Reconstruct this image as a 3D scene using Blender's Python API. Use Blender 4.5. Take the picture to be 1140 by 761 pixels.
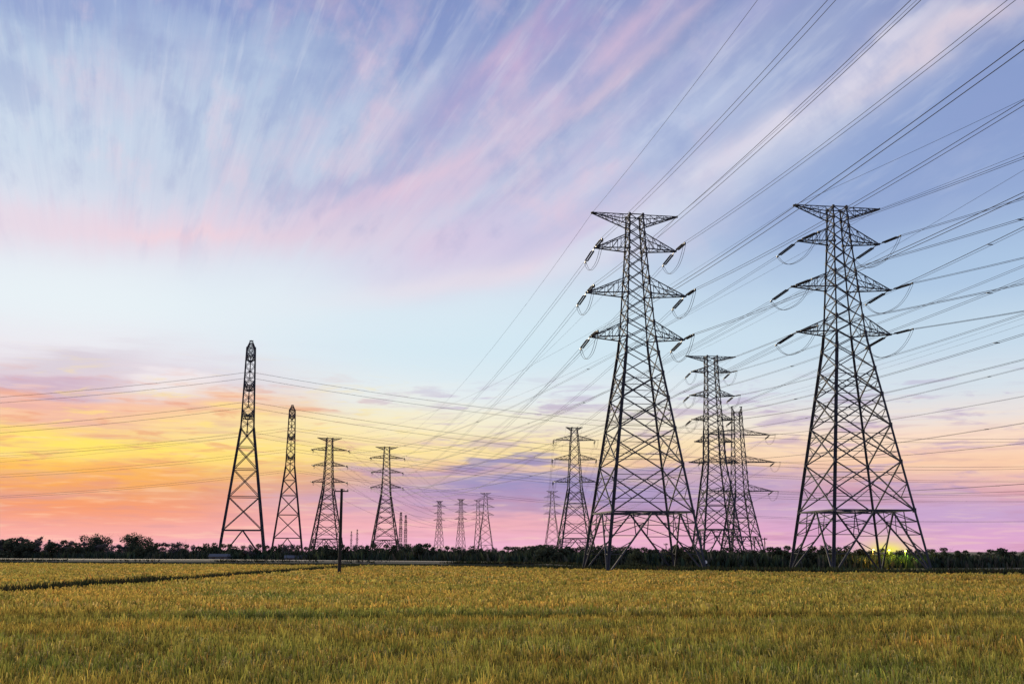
import bpy, math, random
import numpy as np
from mathutils import Vector, Matrix

for o in list(bpy.data.objects): bpy.data.objects.remove(o)
scene = bpy.context.scene
COL = scene.collection
R = math.radians

# ------------------------------------------------------------------ camera
F = 1200.0; PITCH = math.atan(233.0 / F); CAMZ = 3.6
cd = bpy.data.cameras.new('camera'); cam = bpy.data.objects.new('camera', cd); COL.objects.link(cam)
cd.sensor_width = 36; cd.lens = 36 * F / 1140.0; cd.clip_start = 0.3; cd.clip_end = 20000
cam.location = (0, 0, CAMZ); cam.rotation_euler = (math.pi / 2 + PITCH, 0, 0)
scene.camera = cam
scene.render.resolution_x = 1024; scene.render.resolution_y = 683
vs = scene.view_settings
vs.view_transform = 'Standard'; vs.look = 'None'; vs.exposure = 0.0; vs.gamma = 1.0; vs.use_curve_mapping = False

# ------------------------------------------------------------------ light
SUN_AZ = R(-24); SUN_EL = R(14)
sl = bpy.data.lights.new('sun', 'SUN'); sl.energy = 4.6; sl.angle = R(14); sl.color = (1.0, 0.84, 0.58)
so = bpy.data.objects.new('sun', sl); COL.objects.link(so)
sd = Vector((math.sin(SUN_AZ) * math.cos(SUN_EL), math.cos(SUN_AZ) * math.cos(SUN_EL), math.sin(SUN_EL)))
so.rotation_euler = sd.to_track_quat('Z', 'Y').to_euler(); so.location = (-200, 400, 120)

def lin(c):
    return tuple(((v / 255) / 12.92 if v / 255 <= 0.04045 else ((v / 255 + 0.055) / 1.055) ** 2.4) for v in c) + (1.0,)

K = 20.94                                   # units per degree used for the sky directions
def dirn(x, y):                             # direction (azimuth, elevation) seen at a point of the photograph
    u = (380.5 - y) / F; s = (x - 570) / F
    yy = math.cos(PITCH) - u * math.sin(PITCH); zz = math.sin(PITCH) + u * math.cos(PITCH)
    return (math.degrees(math.atan2(s, yy)) * K, math.degrees(math.atan2(zz, math.hypot(s, yy))) * K)

world = bpy.data.worlds.new('World'); scene.world = world; world.use_nodes = True
nt = world.node_tree; nt.nodes.clear(); N = nt.nodes; L = nt.links
def sock(i, v):
    if isinstance(v, bpy.types.NodeSocket): L.new(v, i)
    else: i.default_value = v
def M(op, a, b=0.0, c=0.0, clamp=False):
    n = N.new('ShaderNodeMath'); n.operation = op; n.use_clamp = clamp
    sock(n.inputs[0], a)
    if len(n.inputs) > 1: sock(n.inputs[1], b)
    if len(n.inputs) > 2: sock(n.inputs[2], c)
    return n.outputs[0]
def comb(x, y, z=0.0):
    n = N.new('ShaderNodeCombineXYZ'); sock(n.inputs[0], x); sock(n.inputs[1], y); sock(n.inputs[2], z); return n.outputs[0]
def VM(op, a, b):
    n = N.new('ShaderNodeVectorMath'); n.operation = op; sock(n.inputs[0], a); sock(n.inputs[1], b)
    return n.outputs['Value'] if op in ('LENGTH', 'DOT_PRODUCT') else n.outputs[0]
def NO(vec, scale=1.0, detail=3.0, rough=0.5, dist=0.0):
    n = N.new('ShaderNodeTexNoise'); n.noise_dimensions = '3D'; sock(n.inputs['Vector'], vec)
    n.inputs['Scale'].default_value = scale; n.inputs['Detail'].default_value = detail
    n.inputs['Roughness'].default_value = rough; n.inputs['Distortion'].default_value = dist
    return n.outputs[0]
def SS(v, a, b, lo=0.0, hi=1.0):
    n = N.new('ShaderNodeMapRange'); n.interpolation_type = 'SMOOTHSTEP'; sock(n.inputs[0], v)
    for i, q in enumerate((a, b, lo, hi)): n.inputs[i + 1].default_value = q
    return n.outputs[0]
def MIX(f, a, b, mode='MIX'):
    n = N.new('ShaderNodeMix'); n.data_type = 'RGBA'; n.blend_type = mode
    sock(n.inputs[0], f); sock(n.inputs[6], a); sock(n.inputs[7], b); return n.outputs[2]

tc = N.new('ShaderNodeTexCoord'); sep = N.new('ShaderNodeSeparateXYZ'); L.new(tc.outputs['Generated'], sep.inputs[0])
dx, dy, dz = sep.outputs
X = M('MULTIPLY', M('ARCTAN2', dx, dy), math.degrees(1) * K)
Y = M('MULTIPLY', M('ARCSINE', dz), math.degrees(1) * K)
# clouds drift towards one point of the horizon: long streaks fan out from it
vx, vy = dirn(120, 600)
ax = M('SUBTRACT', X, vx); ay = M('SUBTRACT', Y, vy)
rr = M('SQRT', M('ADD', M('MULTIPLY', ax, ax), M('MULTIPLY', ay, ay)))
phi = M('ARCTAN2', ax, ay)
st1 = NO(comb(M('MULTIPLY', phi, 19.0), M('MULTIPLY', rr, 1 / 150.0), 3.1), 1.0, 5.0, 0.62)
st3 = NO(comb(M('MULTIPLY', phi, 46.0), M('MULTIPLY', rr, 1 / 120.0), 7.7), 1.0, 4.0, 0.6)
st4 = NO(comb(M('MULTIPLY', phi, 9.0), M('MULTIPLY', rr, 1 / 95.0), 17.2), 1.0, 5.0, 0.6)
st2 = NO(comb(M('MULTIPLY', phi, 5.0), M('MULTIPLY', rr, 1 / 260.0), 9.4), 1.0, 2.0, 0.5)
big = NO(comb(M('MULTIPLY', X, 1 / 120.0), M('MULTIPLY', Y, 1 / 80.0), 1.7), 1.0, 4.0, 0.55)
hz1 = NO(comb(M('MULTIPLY', X, 1 / 130.0), M('MULTIPLY', Y, 1 / 15.0), 5.5), 1.0, 4.0, 0.55)
hz2 = NO(comb(M('MULTIPLY', X, 1 / 60.0), M('MULTIPLY', Y, 1 / 5.0), 2.5), 1.0, 3.0, 0.55)
up = SS(Y, 250, 560)
amp = M('MULTIPLY', up, 180.0)
k = M('DIVIDE', M('ADD', M('MULTIPLY', M('SUBTRACT', st1, 0.5), amp), M('MULTIPLY', M('SUBTRACT', st2, 0.5), M('MULTIPLY', up, 70.0))), M('MAXIMUM', rr, 60.0))
Xw = M('ADD', X, M('MULTIPLY', ax, k)); Yw = M('ADD', Y, M('MULTIPLY', ay, k))
low = SS(Y, 330, 190)
Yw = M('ADD', Yw, M('MULTIPLY', low, M('ADD', M('MULTIPLY', M('SUBTRACT', hz1, 0.5), 46.0), M('MULTIPLY', M('SUBTRACT', hz2, 0.5), 10.0))))
Yw = M('ADD', Yw, M('MULTIPLY', M('SUBTRACT', big, 0.5), M('ADD', 22.0, M('MULTIPLY', up, 80.0))))
Xw = M('ADD', Xw, M('MULTIPLY', M('SUBTRACT', big, 0.5), 90.0))
Yr = M('ADD', Y, M('MULTIPLY', M('SUBTRACT', hz1, 0.5), M('ADD', 10.0, M('MULTIPLY', up, 40.0))))

def ramp(stops, x):
    n = N.new('ShaderNodeValToRGB'); cr = n.color_ramp; cr.interpolation = 'EASE'
    pts = sorted((dirn(x, y)[1] / 1900.0, lin(c)) for y, c in stops)
    pts = [(max(p, 0.0), c) for p, c in pts]
    cr.elements[0].position = pts[0][0]; cr.elements[0].color = pts[0][1]
    cr.elements[1].position = 1.0; cr.elements[1].color = lin((96, 116, 172))
    for p, c in pts[1:]:
        e = cr.elements.new(p); e.color = c
    L.new(M('DIVIDE', Yr, 1900.0), n.inputs[0]); return n.outputs[0]
left = ramp([(613, (236, 168, 190)), (590, (236, 158, 156)), (562, (236, 142, 104)), (540, (240, 156, 74)), (520, (247, 190, 80)), (500, (250, 214, 112)),
             (478, (242, 200, 150)), (455, (238, 192, 172)), (430, (222, 205, 215)), (390, (228, 226, 236)), (330, (225, 235, 243)),
             (250, (220, 224, 238)), (150, (203, 218, 235)), (70, (178, 198, 224)), (0, (146, 166, 210))], 60)
cent = ramp([(613, (238, 178, 210)), (580, (238, 174, 186)), (552, (224, 178, 184)), (530, (250, 206, 152)), (500, (252, 228, 162)), (470, (249, 239, 208)),
             (440, (235, 239, 240)), (380, (214, 232, 242)), (300, (212, 224, 239)), (200, (188, 200, 225)), (100, (160, 176, 213)), (0, (128, 145, 194))], 450)
right = ramp([(613, (226, 172, 208)), (592, (224, 168, 208)), (568, (207, 168, 205)), (546, (236, 182, 182)), (518, (252, 206, 172)), (484, (252, 222, 200)),
              (460, (234, 226, 224)), (425, (214, 226, 236)), (370, (196, 217, 235)), (300, (172, 198, 228)), (200, (150, 172, 214)), (100, (138, 158, 205)), (0, (134, 149, 196))], 1080)
wob = M('ADD', X, M('MULTIPLY', M('SUBTRACT', big, 0.5), 160.0))
colr = MIX(SS(wob, dirn(90, 500)[0], dirn(450, 500)[0]), left, cent)
colr = MIX(SS(wob, dirn(520, 400)[0], dirn(1000, 400)[0]), colr, right)

PW = comb(Xw, Yw)
def blob(x, y, sx, sy, rot, c, a, soft=1.0):
    global colr
    cx, cy = dirn(x, y); t = R(rot)
    d = VM('SUBTRACT', PW, (cx, cy, 0.0))
    u = VM('DOT_PRODUCT', d, (math.cos(t) / sx, math.sin(t) / sx, 0)); v = VM('DOT_PRODUCT', d, (-math.sin(t) / sy, math.cos(t) / sy, 0))
    q = M('ADD', M('MULTIPLY', u, u), M('MULTIPLY', v, v))
    g = M('POWER', 2.71828, M('MULTIPLY', q, -0.5)) if soft else SS(q, 2.6, 0.3)
    colr = MIX(M('MULTIPLY', g, a, clamp=True), colr, lin(c))
# high cloud and clear blue
blob(190, 110, 190, 60, 0, (190, 210, 234), .55)
blob(445, 55, 75, 28, 35, (128, 146, 200), .75)
blob(610, 25, 90, 26, 40, (132, 150, 202), .6)
blob(20, 5, 80, 22, 0, (138, 156, 206), .6)
blob(300, 8, 220, 16, 0, (134, 153, 205), .7)
blob(1010, 175, 150, 50, 22, (138, 158, 206), .6)
blob(880, 225, 110, 30, 25, (150, 174, 216), .45)
blob(300, 185, 140, 42, 8, (184, 194, 221), .6)
blob(230, 262, 230, 15, 2, (232, 204, 220), .6)
blob(400, 228, 110, 16, 10, (226, 196, 220), .6)
blob(190, 262, 60, 5, 4, (244, 206, 214), .5)
blob(60, 255, 90, 14, 0, (228, 210, 226), .5)
blob(120, 100, 60, 20, 10, (205, 195, 220), .4)
blob(560, 262, 110, 34, 12, (216, 194, 224), .8)
blob(545, 285, 120, 20, 14, (220, 198, 226), .5)
blob(530, 312, 120, 9, 10, (244, 216, 226), .65)
blob(380, 205, 70, 9, 12, (176, 172, 210), .5)
blob(690, 262, 80, 14, 24, (214, 224, 240), .6, 0)
blob(600, 120, 140, 16, 32, (210, 190, 220), .5)
blob(560, 80, 90, 18, 32, (206, 174, 212), .6)
blob(705, 28, 55, 10, 38, (216, 190, 216), .55)
blob(640, 170, 120, 14, 32, (216, 196, 224), .6)
blob(590, 190, 50, 12, 30, (132, 148, 200), .5)
blob(740, 150, 160, 26, 28, (196, 206, 232), .75)
blob(870, 140, 120, 14, 26, (222, 214, 232), .75)
blob(990, 80, 150, 16, 23, (220, 212, 226), .65)
blob(1040, 55, 90, 7, 22, (234, 212, 220), .6)
blob(850, 175, 120, 22, 26, (206, 214, 234), .6)
blob(900, 118, 120, 9, 27, (222, 218, 234), .6, 0)
blob(820, 30, 90, 10, 32, (198, 190, 222), .5)
blob(760, 80, 120, 14, 32, (150, 166, 210), .5)
blob(300, 345, 300, 30, 0, (226, 238, 245), .55)
blob(600, 385, 200, 50, 5, (205, 230, 243), .5)
blob(500, 120, 70, 12, 42, (138, 152, 204), .6)
blob(660, 105, 90, 9, 36, (142, 156, 206), .6)
blob(570, 170, 80, 7, 34, (222, 198, 222), .45)
blob(440, 212, 90, 7, 24, (232, 202, 220), .5)
blob(480, 165, 80, 7, 38, (170, 174, 214), .6)
blob(700, 75, 80, 6, 34, (228, 204, 218), .5)
blob(640, 60, 70, 8, 38, (146, 160, 208), .55)
blob(540, 215, 90, 7, 28, (206, 214, 234), .5)
blob(470, 95, 70, 6, 45, (204, 210, 232), .5)
blob(560, 55, 60, 8, 42, (222, 188, 214), .5)
blob(380, 130, 90, 12, 55, (196, 208, 232), .5)
blob(720, 190, 110, 9, 30, (166, 182, 218), .5)
# low evening bands
blob(110, 418, 110, 12, 4, (208, 190, 210), .55)
blob(90, 430, 110, 5, 3, (186, 150, 188), .7)
blob(60, 400, 60, 7, 12, (206, 198, 214), .6)
blob(80, 406, 45, 8, 8, (205, 195, 210), .5)
blob(190, 432, 50, 9, 0, (238, 234, 238), .6)
blob(110, 455, 170, 13, 2, (238, 174, 162), .85, 0)
blob(190, 422, 40, 10, 0, (238, 232, 238), .7, 0)
blob(40, 476, 90, 5, 0, (238, 168, 150), .6)
blob(240, 446, 60, 7, 4, (240, 186, 176), .6)
blob(110, 496, 150, 13, -3, (254, 224, 84), .9)
blob(280, 476, 110, 22, 0, (253, 226, 132), .6)
blob(150, 520, 40, 4, 6, (236, 160, 112), .75)
blob(200, 536, 200, 10, 0, (246, 164, 62), .75)
blob(60, 548, 80, 4, 0, (206, 140, 140), .5)
blob(470, 524, 90, 5, 0, (180, 148, 188), .75, 0)
blob(560, 514, 58, 5, 3, (146, 138, 186), .95, 0)
blob(640, 545, 190, 13, -1, (158, 148, 198), .95)
blob(600, 536, 110, 6, 4, (140, 138, 192), .7, 0)
blob(800, 530, 70, 4, 0, (190, 164, 200), .6)
blob(640, 560, 150, 9, 0, (148, 138, 194), .6)
blob(520, 548, 70, 6, 0, (156, 140, 190), .6, 0)
blob(700, 520, 70, 4, -4, (160, 150, 196), .7, 0)
blob(430, 556, 100, 9, 0, (200, 158, 192), .7)
blob(880, 546, 100, 9, 0, (198, 166, 202), .7)
blob(1060, 574, 150, 12, 0, (198, 166, 210), .6)

# fine streaks
f1 = SS(st1, 0.50, 0.74)
st5 = NO(comb(M('MULTIPLY', phi, 7.0), M('MULTIPLY', rr, 1 / 110.0), 31.0), 1.0, 5.0, 0.58)
mreg = M('MULTIPLY', SS(Y, 270, 380), SS(X, dirn(950, 200)[0], dirn(650, 200)[0]))
colr = MIX(M('MULTIPLY', M('MULTIPLY', SS(st5, 0.47, 0.33), mreg), 0.30), colr, lin((150, 160, 204)))
colr = MIX(M('MULTIPLY', M('MULTIPLY', SS(st5, 0.53, 0.68), mreg), 0.32), colr, lin((232, 206, 222)))
pk = M('MULTIPLY', SS(st4, 0.48, 0.68), SS(Y, 250, 420))
pk = M('MULTIPLY', pk, SS(X, dirn(80, 200)[0], dirn(380, 200)[0]))
pk = M('MULTIPLY', pk, SS(X, dirn(900, 200)[0], dirn(600, 200)[0]))
colr = MIX(M('MULTIPLY', pk, 0.24), colr, lin((234, 196, 216)))
bl4 = M('MULTIPLY', SS(st4, 0.50, 0.34), SS(Y, 300, 480))
colr = MIX(M('MULTIPLY', bl4, 0.34), colr, lin((140, 158, 206)))
fa = SS(st3, 0.50, 0.72)
colr = MIX(M('MULTIPLY', M('MULTIPLY', fa, SS(Y, 260, 480)), 0.20), colr, lin((226, 230, 242)))
fb = SS(st3, 0.48, 0.28)
colr = MIX(M('MULTIPLY', M('MULTIPLY', fb, SS(Y, 260, 480)), 0.18), colr, lin((146, 160, 208)))
colr = MIX(M('MULTIPLY', M('MULTIPLY', f1, up), 0.20), colr, lin((222, 228, 240)))
f2 = SS(st1, 0.48, 0.28)
colr = MIX(M('MULTIPLY', M('MULTIPLY', f2, up), 0.24), colr, lin((140, 156, 205)))
f3 = SS(hz1, 0.5, 0.72)
colr = MIX(M('MULTIPLY', M('MULTIPLY', f3, SS(Y, 190, 60)), 0.42), colr, lin((204, 138, 160)))
hz3 = NO(comb(M('MULTIPLY', X, 1 / 75.0), M('MULTIPLY', Y, 1 / 11.0), 40.5), 1.0, 5.0, 0.6, .4)
pm = M('MULTIPLY', M('MULTIPLY', SS(hz3, 0.52, 0.66), SS(Y, 205, 150)), SS(Y, 20, 70))
colr = MIX(M('MULTIPLY', M('MULTIPLY', pm, SS(X, dirn(480, 500)[0], dirn(330, 500)[0])), 0.55), colr, lin((226, 142, 112)))
colr = MIX(M('MULTIPLY', M('MULTIPLY', pm, SS(X, dirn(330, 500)[0], dirn(480, 500)[0])), 0.55), colr, lin((176, 150, 196)))
pn = M('MULTIPLY', M('MULTIPLY', SS(hz3, 0.46, 0.34), SS(Y, 220, 150)), SS(Y, 60, 110))
colr = MIX(M('MULTIPLY', M('MULTIPLY', pn, SS(X, dirn(560, 500)[0], dirn(330, 500)[0])), 0.45), colr, lin((255, 226, 110)))
f4 = SS(hz2, 0.5, 0.74)
colr = MIX(M('MULTIPLY', M('MULTIPLY', f4, SS(Y, 210, 120)), 0.24), colr, lin((178, 130, 160)))
f5 = SS(hz2, 0.48, 0.3)
colr = MIX(M('MULTIPLY', M('MULTIPLY', f5, SS(Y, 200, 110)), 0.24), colr, lin((255, 226, 190)))
PW = comb(X, Y)
blob(988, 612, 12, 5, 0, (252, 244, 40), 1.0)
blob(988, 605, 26, 10, 0, (242, 222, 150), .35)
# below the horizon the same dusky air
colr = MIX(SS(Y, -2, -60), colr, lin((120, 100, 100)))
sky = N.new('ShaderNodeTexSky'); sky.sky_type = 'NISHITA'; sky.sun_disc = False
sky.sun_elevation = SUN_EL; sky.sun_rotation = SUN_AZ % (2 * math.pi)
bg1 = N.new('ShaderNodeBackground'); L.new(colr, bg1.inputs[0]); bg1.inputs[1].default_value = 0.98
bg2 = N.new('ShaderNodeBackground'); L.new(sky.outputs[0], bg2.inputs[0]); bg2.inputs[1].default_value = 0.002
ad = N.new('ShaderNodeAddShader'); L.new(bg1.outputs[0], ad.inputs[0]); L.new(bg2.outputs[0], ad.inputs[1])
wo = N.new('ShaderNodeOutputWorld'); L.new(ad.outputs[0], wo.inputs[0])

# ------------------------------------------------------------------ helpers
def mat(name, c, rough=0.7, metal=0.0, var=0.0, vscale=3.0, c2=None, emit=None, estr=0, spec=0.3):
    m = bpy.data.materials.new(name); m.use_nodes = True; t = m.node_tree; b = t.nodes['Principled BSDF']
    b.inputs['Base Color'].default_value = (*c, 1); b.inputs['Roughness'].default_value = rough; b.inputs['Metallic'].default_value = metal
    b.inputs['Specular IOR Level'].default_value = spec
    if c2 is not None:
        tcn = t.nodes.new('ShaderNodeTexCoord'); n = t.nodes.new('ShaderNodeTexNoise'); n.inputs['Scale'].default_value = vscale; n.inputs['Detail'].default_value = 5
        t.links.new(tcn.outputs['Object'], n.inputs['Vector'])
        r = t.nodes.new('ShaderNodeValToRGB'); r.color_ramp.elements[0].position = .35; r.color_ramp.elements[1].position = .65
        r.color_ramp.elements[0].color = (*c, 1); r.color_ramp.elements[1].color = (*c2, 1)
        t.links.new(n.outputs[0], r.inputs[0]); t.links.new(r.outputs[0], b.inputs['Base Color'])
    if emit: b.inputs['Emission Color'].default_value = (*emit, 1); b.inputs['Emission Strength'].default_value = estr
    return m
def leafmat(name, attr=None, c=None, c2=None, vscale=.4, trans=.3, tint=None):
    m = bpy.data.materials.new(name); m.use_nodes = True; t = m.node_tree; t.nodes.clear()
    out = t.nodes.new('ShaderNodeOutputMaterial'); d = t.nodes.new('ShaderNodeBsdfDiffuse'); tr = t.nodes.new('ShaderNodeBsdfTranslucent'); mx = t.nodes.new('ShaderNodeMixShader')
    mx.inputs[0].default_value = trans
    if attr:
        a = t.nodes.new('ShaderNodeAttribute'); a.attribute_name = attr; src = a.outputs['Color']
        tcn = t.nodes.new('ShaderNodeTexCoord'); mp = t.nodes.new('ShaderNodeMapping'); mp.inputs['Scale'].default_value = (.05, .16, .1)
        n = t.nodes.new('ShaderNodeTexNoise'); n.inputs['Scale'].default_value = 1; n.inputs['Detail'].default_value = 6
        t.links.new(tcn.outputs['Object'], mp.inputs[0]); t.links.new(mp.outputs[0], n.inputs['Vector'])
        r = t.nodes.new('ShaderNodeValToRGB'); r.color_ramp.elements[0].position = .38; r.color_ramp.elements[1].position = .64
        r.color_ramp.elements[0].color = (.80, .92, .85, 1); r.color_ramp.elements[1].color = (1.15, 1.0, .9, 1)
        mm = t.nodes.new('ShaderNodeMix'); mm.data_type = 'RGBA'; mm.blend_type = 'MULTIPLY'; mm.inputs[0].default_value = 1
        t.links.new(n.outputs[0], r.inputs[0]); t.links.new(src, mm.inputs[6]); t.links.new(r.outputs[0], mm.inputs[7]); src = mm.outputs[2]
    else:
        tcn = t.nodes.new('ShaderNodeTexCoord'); n = t.nodes.new('ShaderNodeTexNoise'); n.inputs['Scale'].default_value = vscale; n.inputs['Detail'].default_value = 4
        r = t.nodes.new('ShaderNodeValToRGB'); r.color_ramp.elements[0].position = .35; r.color_ramp.elements[1].position = .65
        r.color_ramp.elements[0].color = (*c, 1); r.color_ramp.elements[1].color = (*(c2 or c), 1)
        t.links.new(tcn.outputs['Object'], n.inputs['Vector']); t.links.new(n.outputs[0], r.inputs[0]); src = r.outputs[0]
    t.links.new(src, d.inputs[0]); t.links.new(src, tr.inputs[0]); t.links.new(d.outputs[0], mx.inputs[1]); t.links.new(tr.outputs[0], mx.inputs[2])
    t.links.new(mx.outputs[0], out.inputs[0]); return m
def tag(o, label=None, cat=None, group=None, kind=None):
    if label: o['label'] = label
    if cat: o['category'] = cat
    if group: o['group'] = group
    if kind: o['kind'] = kind
    return o
def link(name, me, m=None, parent=None):
    if m is not None and not me.materials: me.materials.append(m)
    o = bpy.data.objects.new(name, me); COL.objects.link(o); o.parent = parent; return o
def mesh(name, v, f):
    me = bpy.data.meshes.new(name); me.from_pydata([tuple(p) for p in v], [], f); me.update(); return me
def npmesh(name, verts, nper, counts_loop, loops, colors=None):
    me = bpy.data.meshes.new(name); me.vertices.add(len(verts)); me.vertices.foreach_set('co', verts.astype(np.float32).ravel())
    nl = len(loops); me.loops.add(nl); me.loops.foreach_set('vertex_index', loops.astype(np.int32))
    starts = np.concatenate([[0], np.cumsum(counts_loop)[:-1]]).astype(np.int32)
    me.polygons.add(len(counts_loop)); me.polygons.foreach_set('loop_start', starts)
    try: me.polygons.foreach_set('loop_total', counts_loop.astype(np.int32))
    except Exception: pass
    me.update(calc_edges=True)
    if colors is not None:
        a = me.color_attributes.new('tint', 'FLOAT_COLOR', 'POINT'); a.data.foreach_set('color', colors.astype(np.float32).ravel())
    me.validate(); return me
def empty(name, loc, rz=0, sc=1.0):
    o = bpy.data.objects.new(name, None); COL.objects.link(o); o.location = loc; o.rotation_euler = (0, 0, rz); o.scale = (sc, sc, sc); return o
def copy_tree(o, parent=None):
    c = o.copy(); COL.objects.link(c); c.parent = parent
    for ch in [q for q in bpy.data.objects if q.parent is o]: copy_tree(ch, c)
    return c
class MB:
    def __init__(s): s.v = []; s.f = []
    def bar(s, a, b, w, h=None):
        a = Vector(a); b = Vector(b); d = b - a
        if d.length < 1e-5: return s
        h = h or w; d.normalize()
        u = d.cross(Vector((0, 0, 1)));  u = Vector((1, 0, 0)) if u.length < 1e-3 else u.normalized()
        q = d.cross(u); n = len(s.v)
        for p in (a, b):
            for i, j in ((-1, -1), (1, -1), (1, 1), (-1, 1)): s.v.append(p + u * (i * w / 2) + q * (j * h / 2))
        s.f += [(n, n + 1, n + 5, n + 4), (n + 1, n + 2, n + 6, n + 5), (n + 2, n + 3, n + 7, n + 6), (n + 3, n, n + 4, n + 7), (n + 3, n + 2, n + 1, n), (n + 4, n + 5, n + 6, n + 7)]
        return s
    def angle(s, a, b, w):                     # L-section steel member
        a = Vector(a); b = Vector(b); d = (b - a)
        if d.length < 1e-5: return s
        d.normalize(); u = d.cross(Vector((0.13, 0.2, 1))).normalized(); q = d.cross(u); t = w * .18
        s.bar(a + u * w * .5, b + u * w * .5, t, w) if False else None
        n = len(s.v); prof = [(0, 0), (w, 0), (w, t), (t, t), (t, w), (0, w)]
        for p in (a, b):
            for i, j in prof: s.v.append(p + u * (i - w * .4) + q * (j - w * .4))
        for i in range(6): k = (i + 1) % 6; s.f.append((n + i, n + k, n + 6 + k, n + 6 + i))
        s.f += [(n, n + 3, n + 2, n + 1), (n, n + 5, n + 4, n + 3), (n + 6, n + 7, n + 8, n + 9), (n + 6, n + 9, n + 10, n + 11)]
        return s
    def ring(s, c, r, z0, z1, n=10, r2=None):
        r2 = r if r2 is None else r2; b = len(s.v)
        for z, q in ((z0, r), (z1, r2)):
            for i in range(n): s.v.append(Vector((c[0] + q * math.cos(i * 2 * math.pi / n), c[1] + q * math.sin(i * 2 * math.pi / n), z)))
        for i in range(n): k = (i + 1) % n; s.f.append((b + i, b + k, b + n + k, b + n + i))
        s.f.append(tuple(b + n + i for i in range(n))); s.f.append(tuple(b + n - 1 - i for i in range(n))); return s
    def tube(s, pts, r, n=5, caps=True):
        b = len(s.v); pts = [Vector(p) for p in pts]; rs = r if isinstance(r, (list, tuple)) else [r] * len(pts)
        for i, p in enumerate(pts):
            d = (pts[min(i + 1, len(pts) - 1)] - pts[max(i - 1, 0)]).normalized()
            u = d.cross(Vector((0, 0, 1)));  u = Vector((1, 0, 0)) if u.length < 1e-3 else u.normalized()
            q = d.cross(u)
            for j in range(n): t = j * 2 * math.pi / n; s.v.append(p + (u * math.cos(t) + q * math.sin(t)) * rs[i])
        for i in range(len(pts) - 1):
            for j in range(n): k = (j + 1) % n; s.f.append((b + i * n + j, b + i * n + k, b + (i + 1) * n + k, b + (i + 1) * n + j))
        if caps: s.f.append(tuple(b + n - 1 - j for j in range(n))); s.f.append(tuple(b + (len(pts) - 1) * n + j for j in range(n)))
        return s
    def box(s, c, d):
        n = len(s.v); x, y, z = c; a, b, e = (q / 2 for q in d)
        for i, j, k in ((-1, -1, -1), (1, -1, -1), (1, 1, -1), (-1, 1, -1), (-1, -1, 1), (1, -1, 1), (1, 1, 1), (-1, 1, 1)): s.v.append(Vector((x + i * a, y + j * b, z + k * e)))
        s.f += [(n, n + 3, n + 2, n + 1), (n + 4, n + 5, n + 6, n + 7), (n, n + 1, n + 5, n + 4), (n + 1, n + 2, n + 6, n + 5), (n + 2, n + 3, n + 7, n + 6), (n + 3, n, n + 4, n + 7)]
        return s
    def build(s, name, m, parent=None): return link(name, mesh(name, s.v, s.f), m, parent)

STEEL = mat('galvanised_steel', (.058, .062, .078), .7, .0, c2=(.038, .041, .054), vscale=.6, spec=.12)
STEEL2 = mat('hazed_steel', (.075, .05, .058), .75, .0, c2=(.05, .036, .042), vscale=.6)  # pinkish tint of distant haze put into the colour of the far pylons
INSUL = mat('insulator_glass', (.018, .02, .028), .45)
WIRE = mat('conductor_aluminium', (.055, .058, .07), .7, .1)
CONC = mat('pale_concrete', (.42, .40, .39), .9, c2=(.30, .28, .27), vscale=.5)

# ------------------------------------------------------------------ ground
def groundmat():
    return mat('field_soil', (.055, .05, .03), .95, c2=(.085, .07, .035), vscale=.15)
g = mesh('ground', [(-7000, -600, 0), (7000, -600, 0), (7000, 9000, 0), (-7000, 9000, 0)], [(0, 1, 2, 3)])
tag(link('ground', g, groundmat()), kind='structure')

def wpt(px, d, z=0.0):                          # world point in the direction of picture column px, at ground distance d
    return Vector(((px - 570) / F * (d * math.cos(PITCH) + (z - CAMZ) * math.sin(PITCH)), d, z))
EDGE = [(-250, 300), (0, 272), (240, 246), (480, 216), (560, 200), (640, 181), (780, 164), (950, 150), (1140, 142), (1400, 134)]
EDX = [(p - 570) / F * d * math.cos(PITCH) for p, d in EDGE]; EDD = [d for p, d in EDGE]
def edge_d(x): return np.interp(x, EDX, EDD)

# ------------------------------------------------------------------ rice
rng = np.random.default_rng(7)
def snoise(x, y, s, seed):
    r = np.random.default_rng(seed); v = np.zeros_like(x)
    for i in range(10):
        a = r.uniform(0, 6.28); fq = r.uniform(.6, 1.6) / s; v += np.sin((x * math.cos(a) + y * math.sin(a)) * fq * 6.28 + r.uniform(0, 6.28))
    return v / 3.2
BA = np.array([-36.5, 72.0]); BB = np.array([-31.0, 215.0])      # grassy bund running up the left of the field
def bund_dist(x, y):
    t = np.clip(((x - BA[0]) * (BB[0] - BA[0]) + (y - BA[1]) * (BB[1] - BA[1])) / ((BB - BA) ** 2).sum(), -1, 1)
    return np.abs(x - (BA[0] + t * (BB[0] - BA[0])) + .25 * np.sin(y * .35) ), t
FUR = ((50.5, 1.3, .46, 1.0), (39.5, .9, .13, .7), (72.0, 1.3, .10, 1.2), (98.0, 2.2, .12, 1.5), (31.0, .4, .12, .5))
def hfac(x, y):
    h = np.ones_like(x)
    for yc, w, dep, wob in FUR:
        yy = yc + wob * .35 * np.sin(x * .11 + yc) + .012 * x
        br = .55 + .45 * np.clip(snoise(x, y * 0 + yc, 9, int(yc)) + .7, 0, 1)
        h -= dep * br * np.exp(-((y - yy) / w) ** 2)
    return h + .045 * snoise(x, y, 6, 3) + .05 * snoise(x, y, 1.3, 4)
VS, LS, CS, CL = [], [], [], []; base = 0
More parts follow.
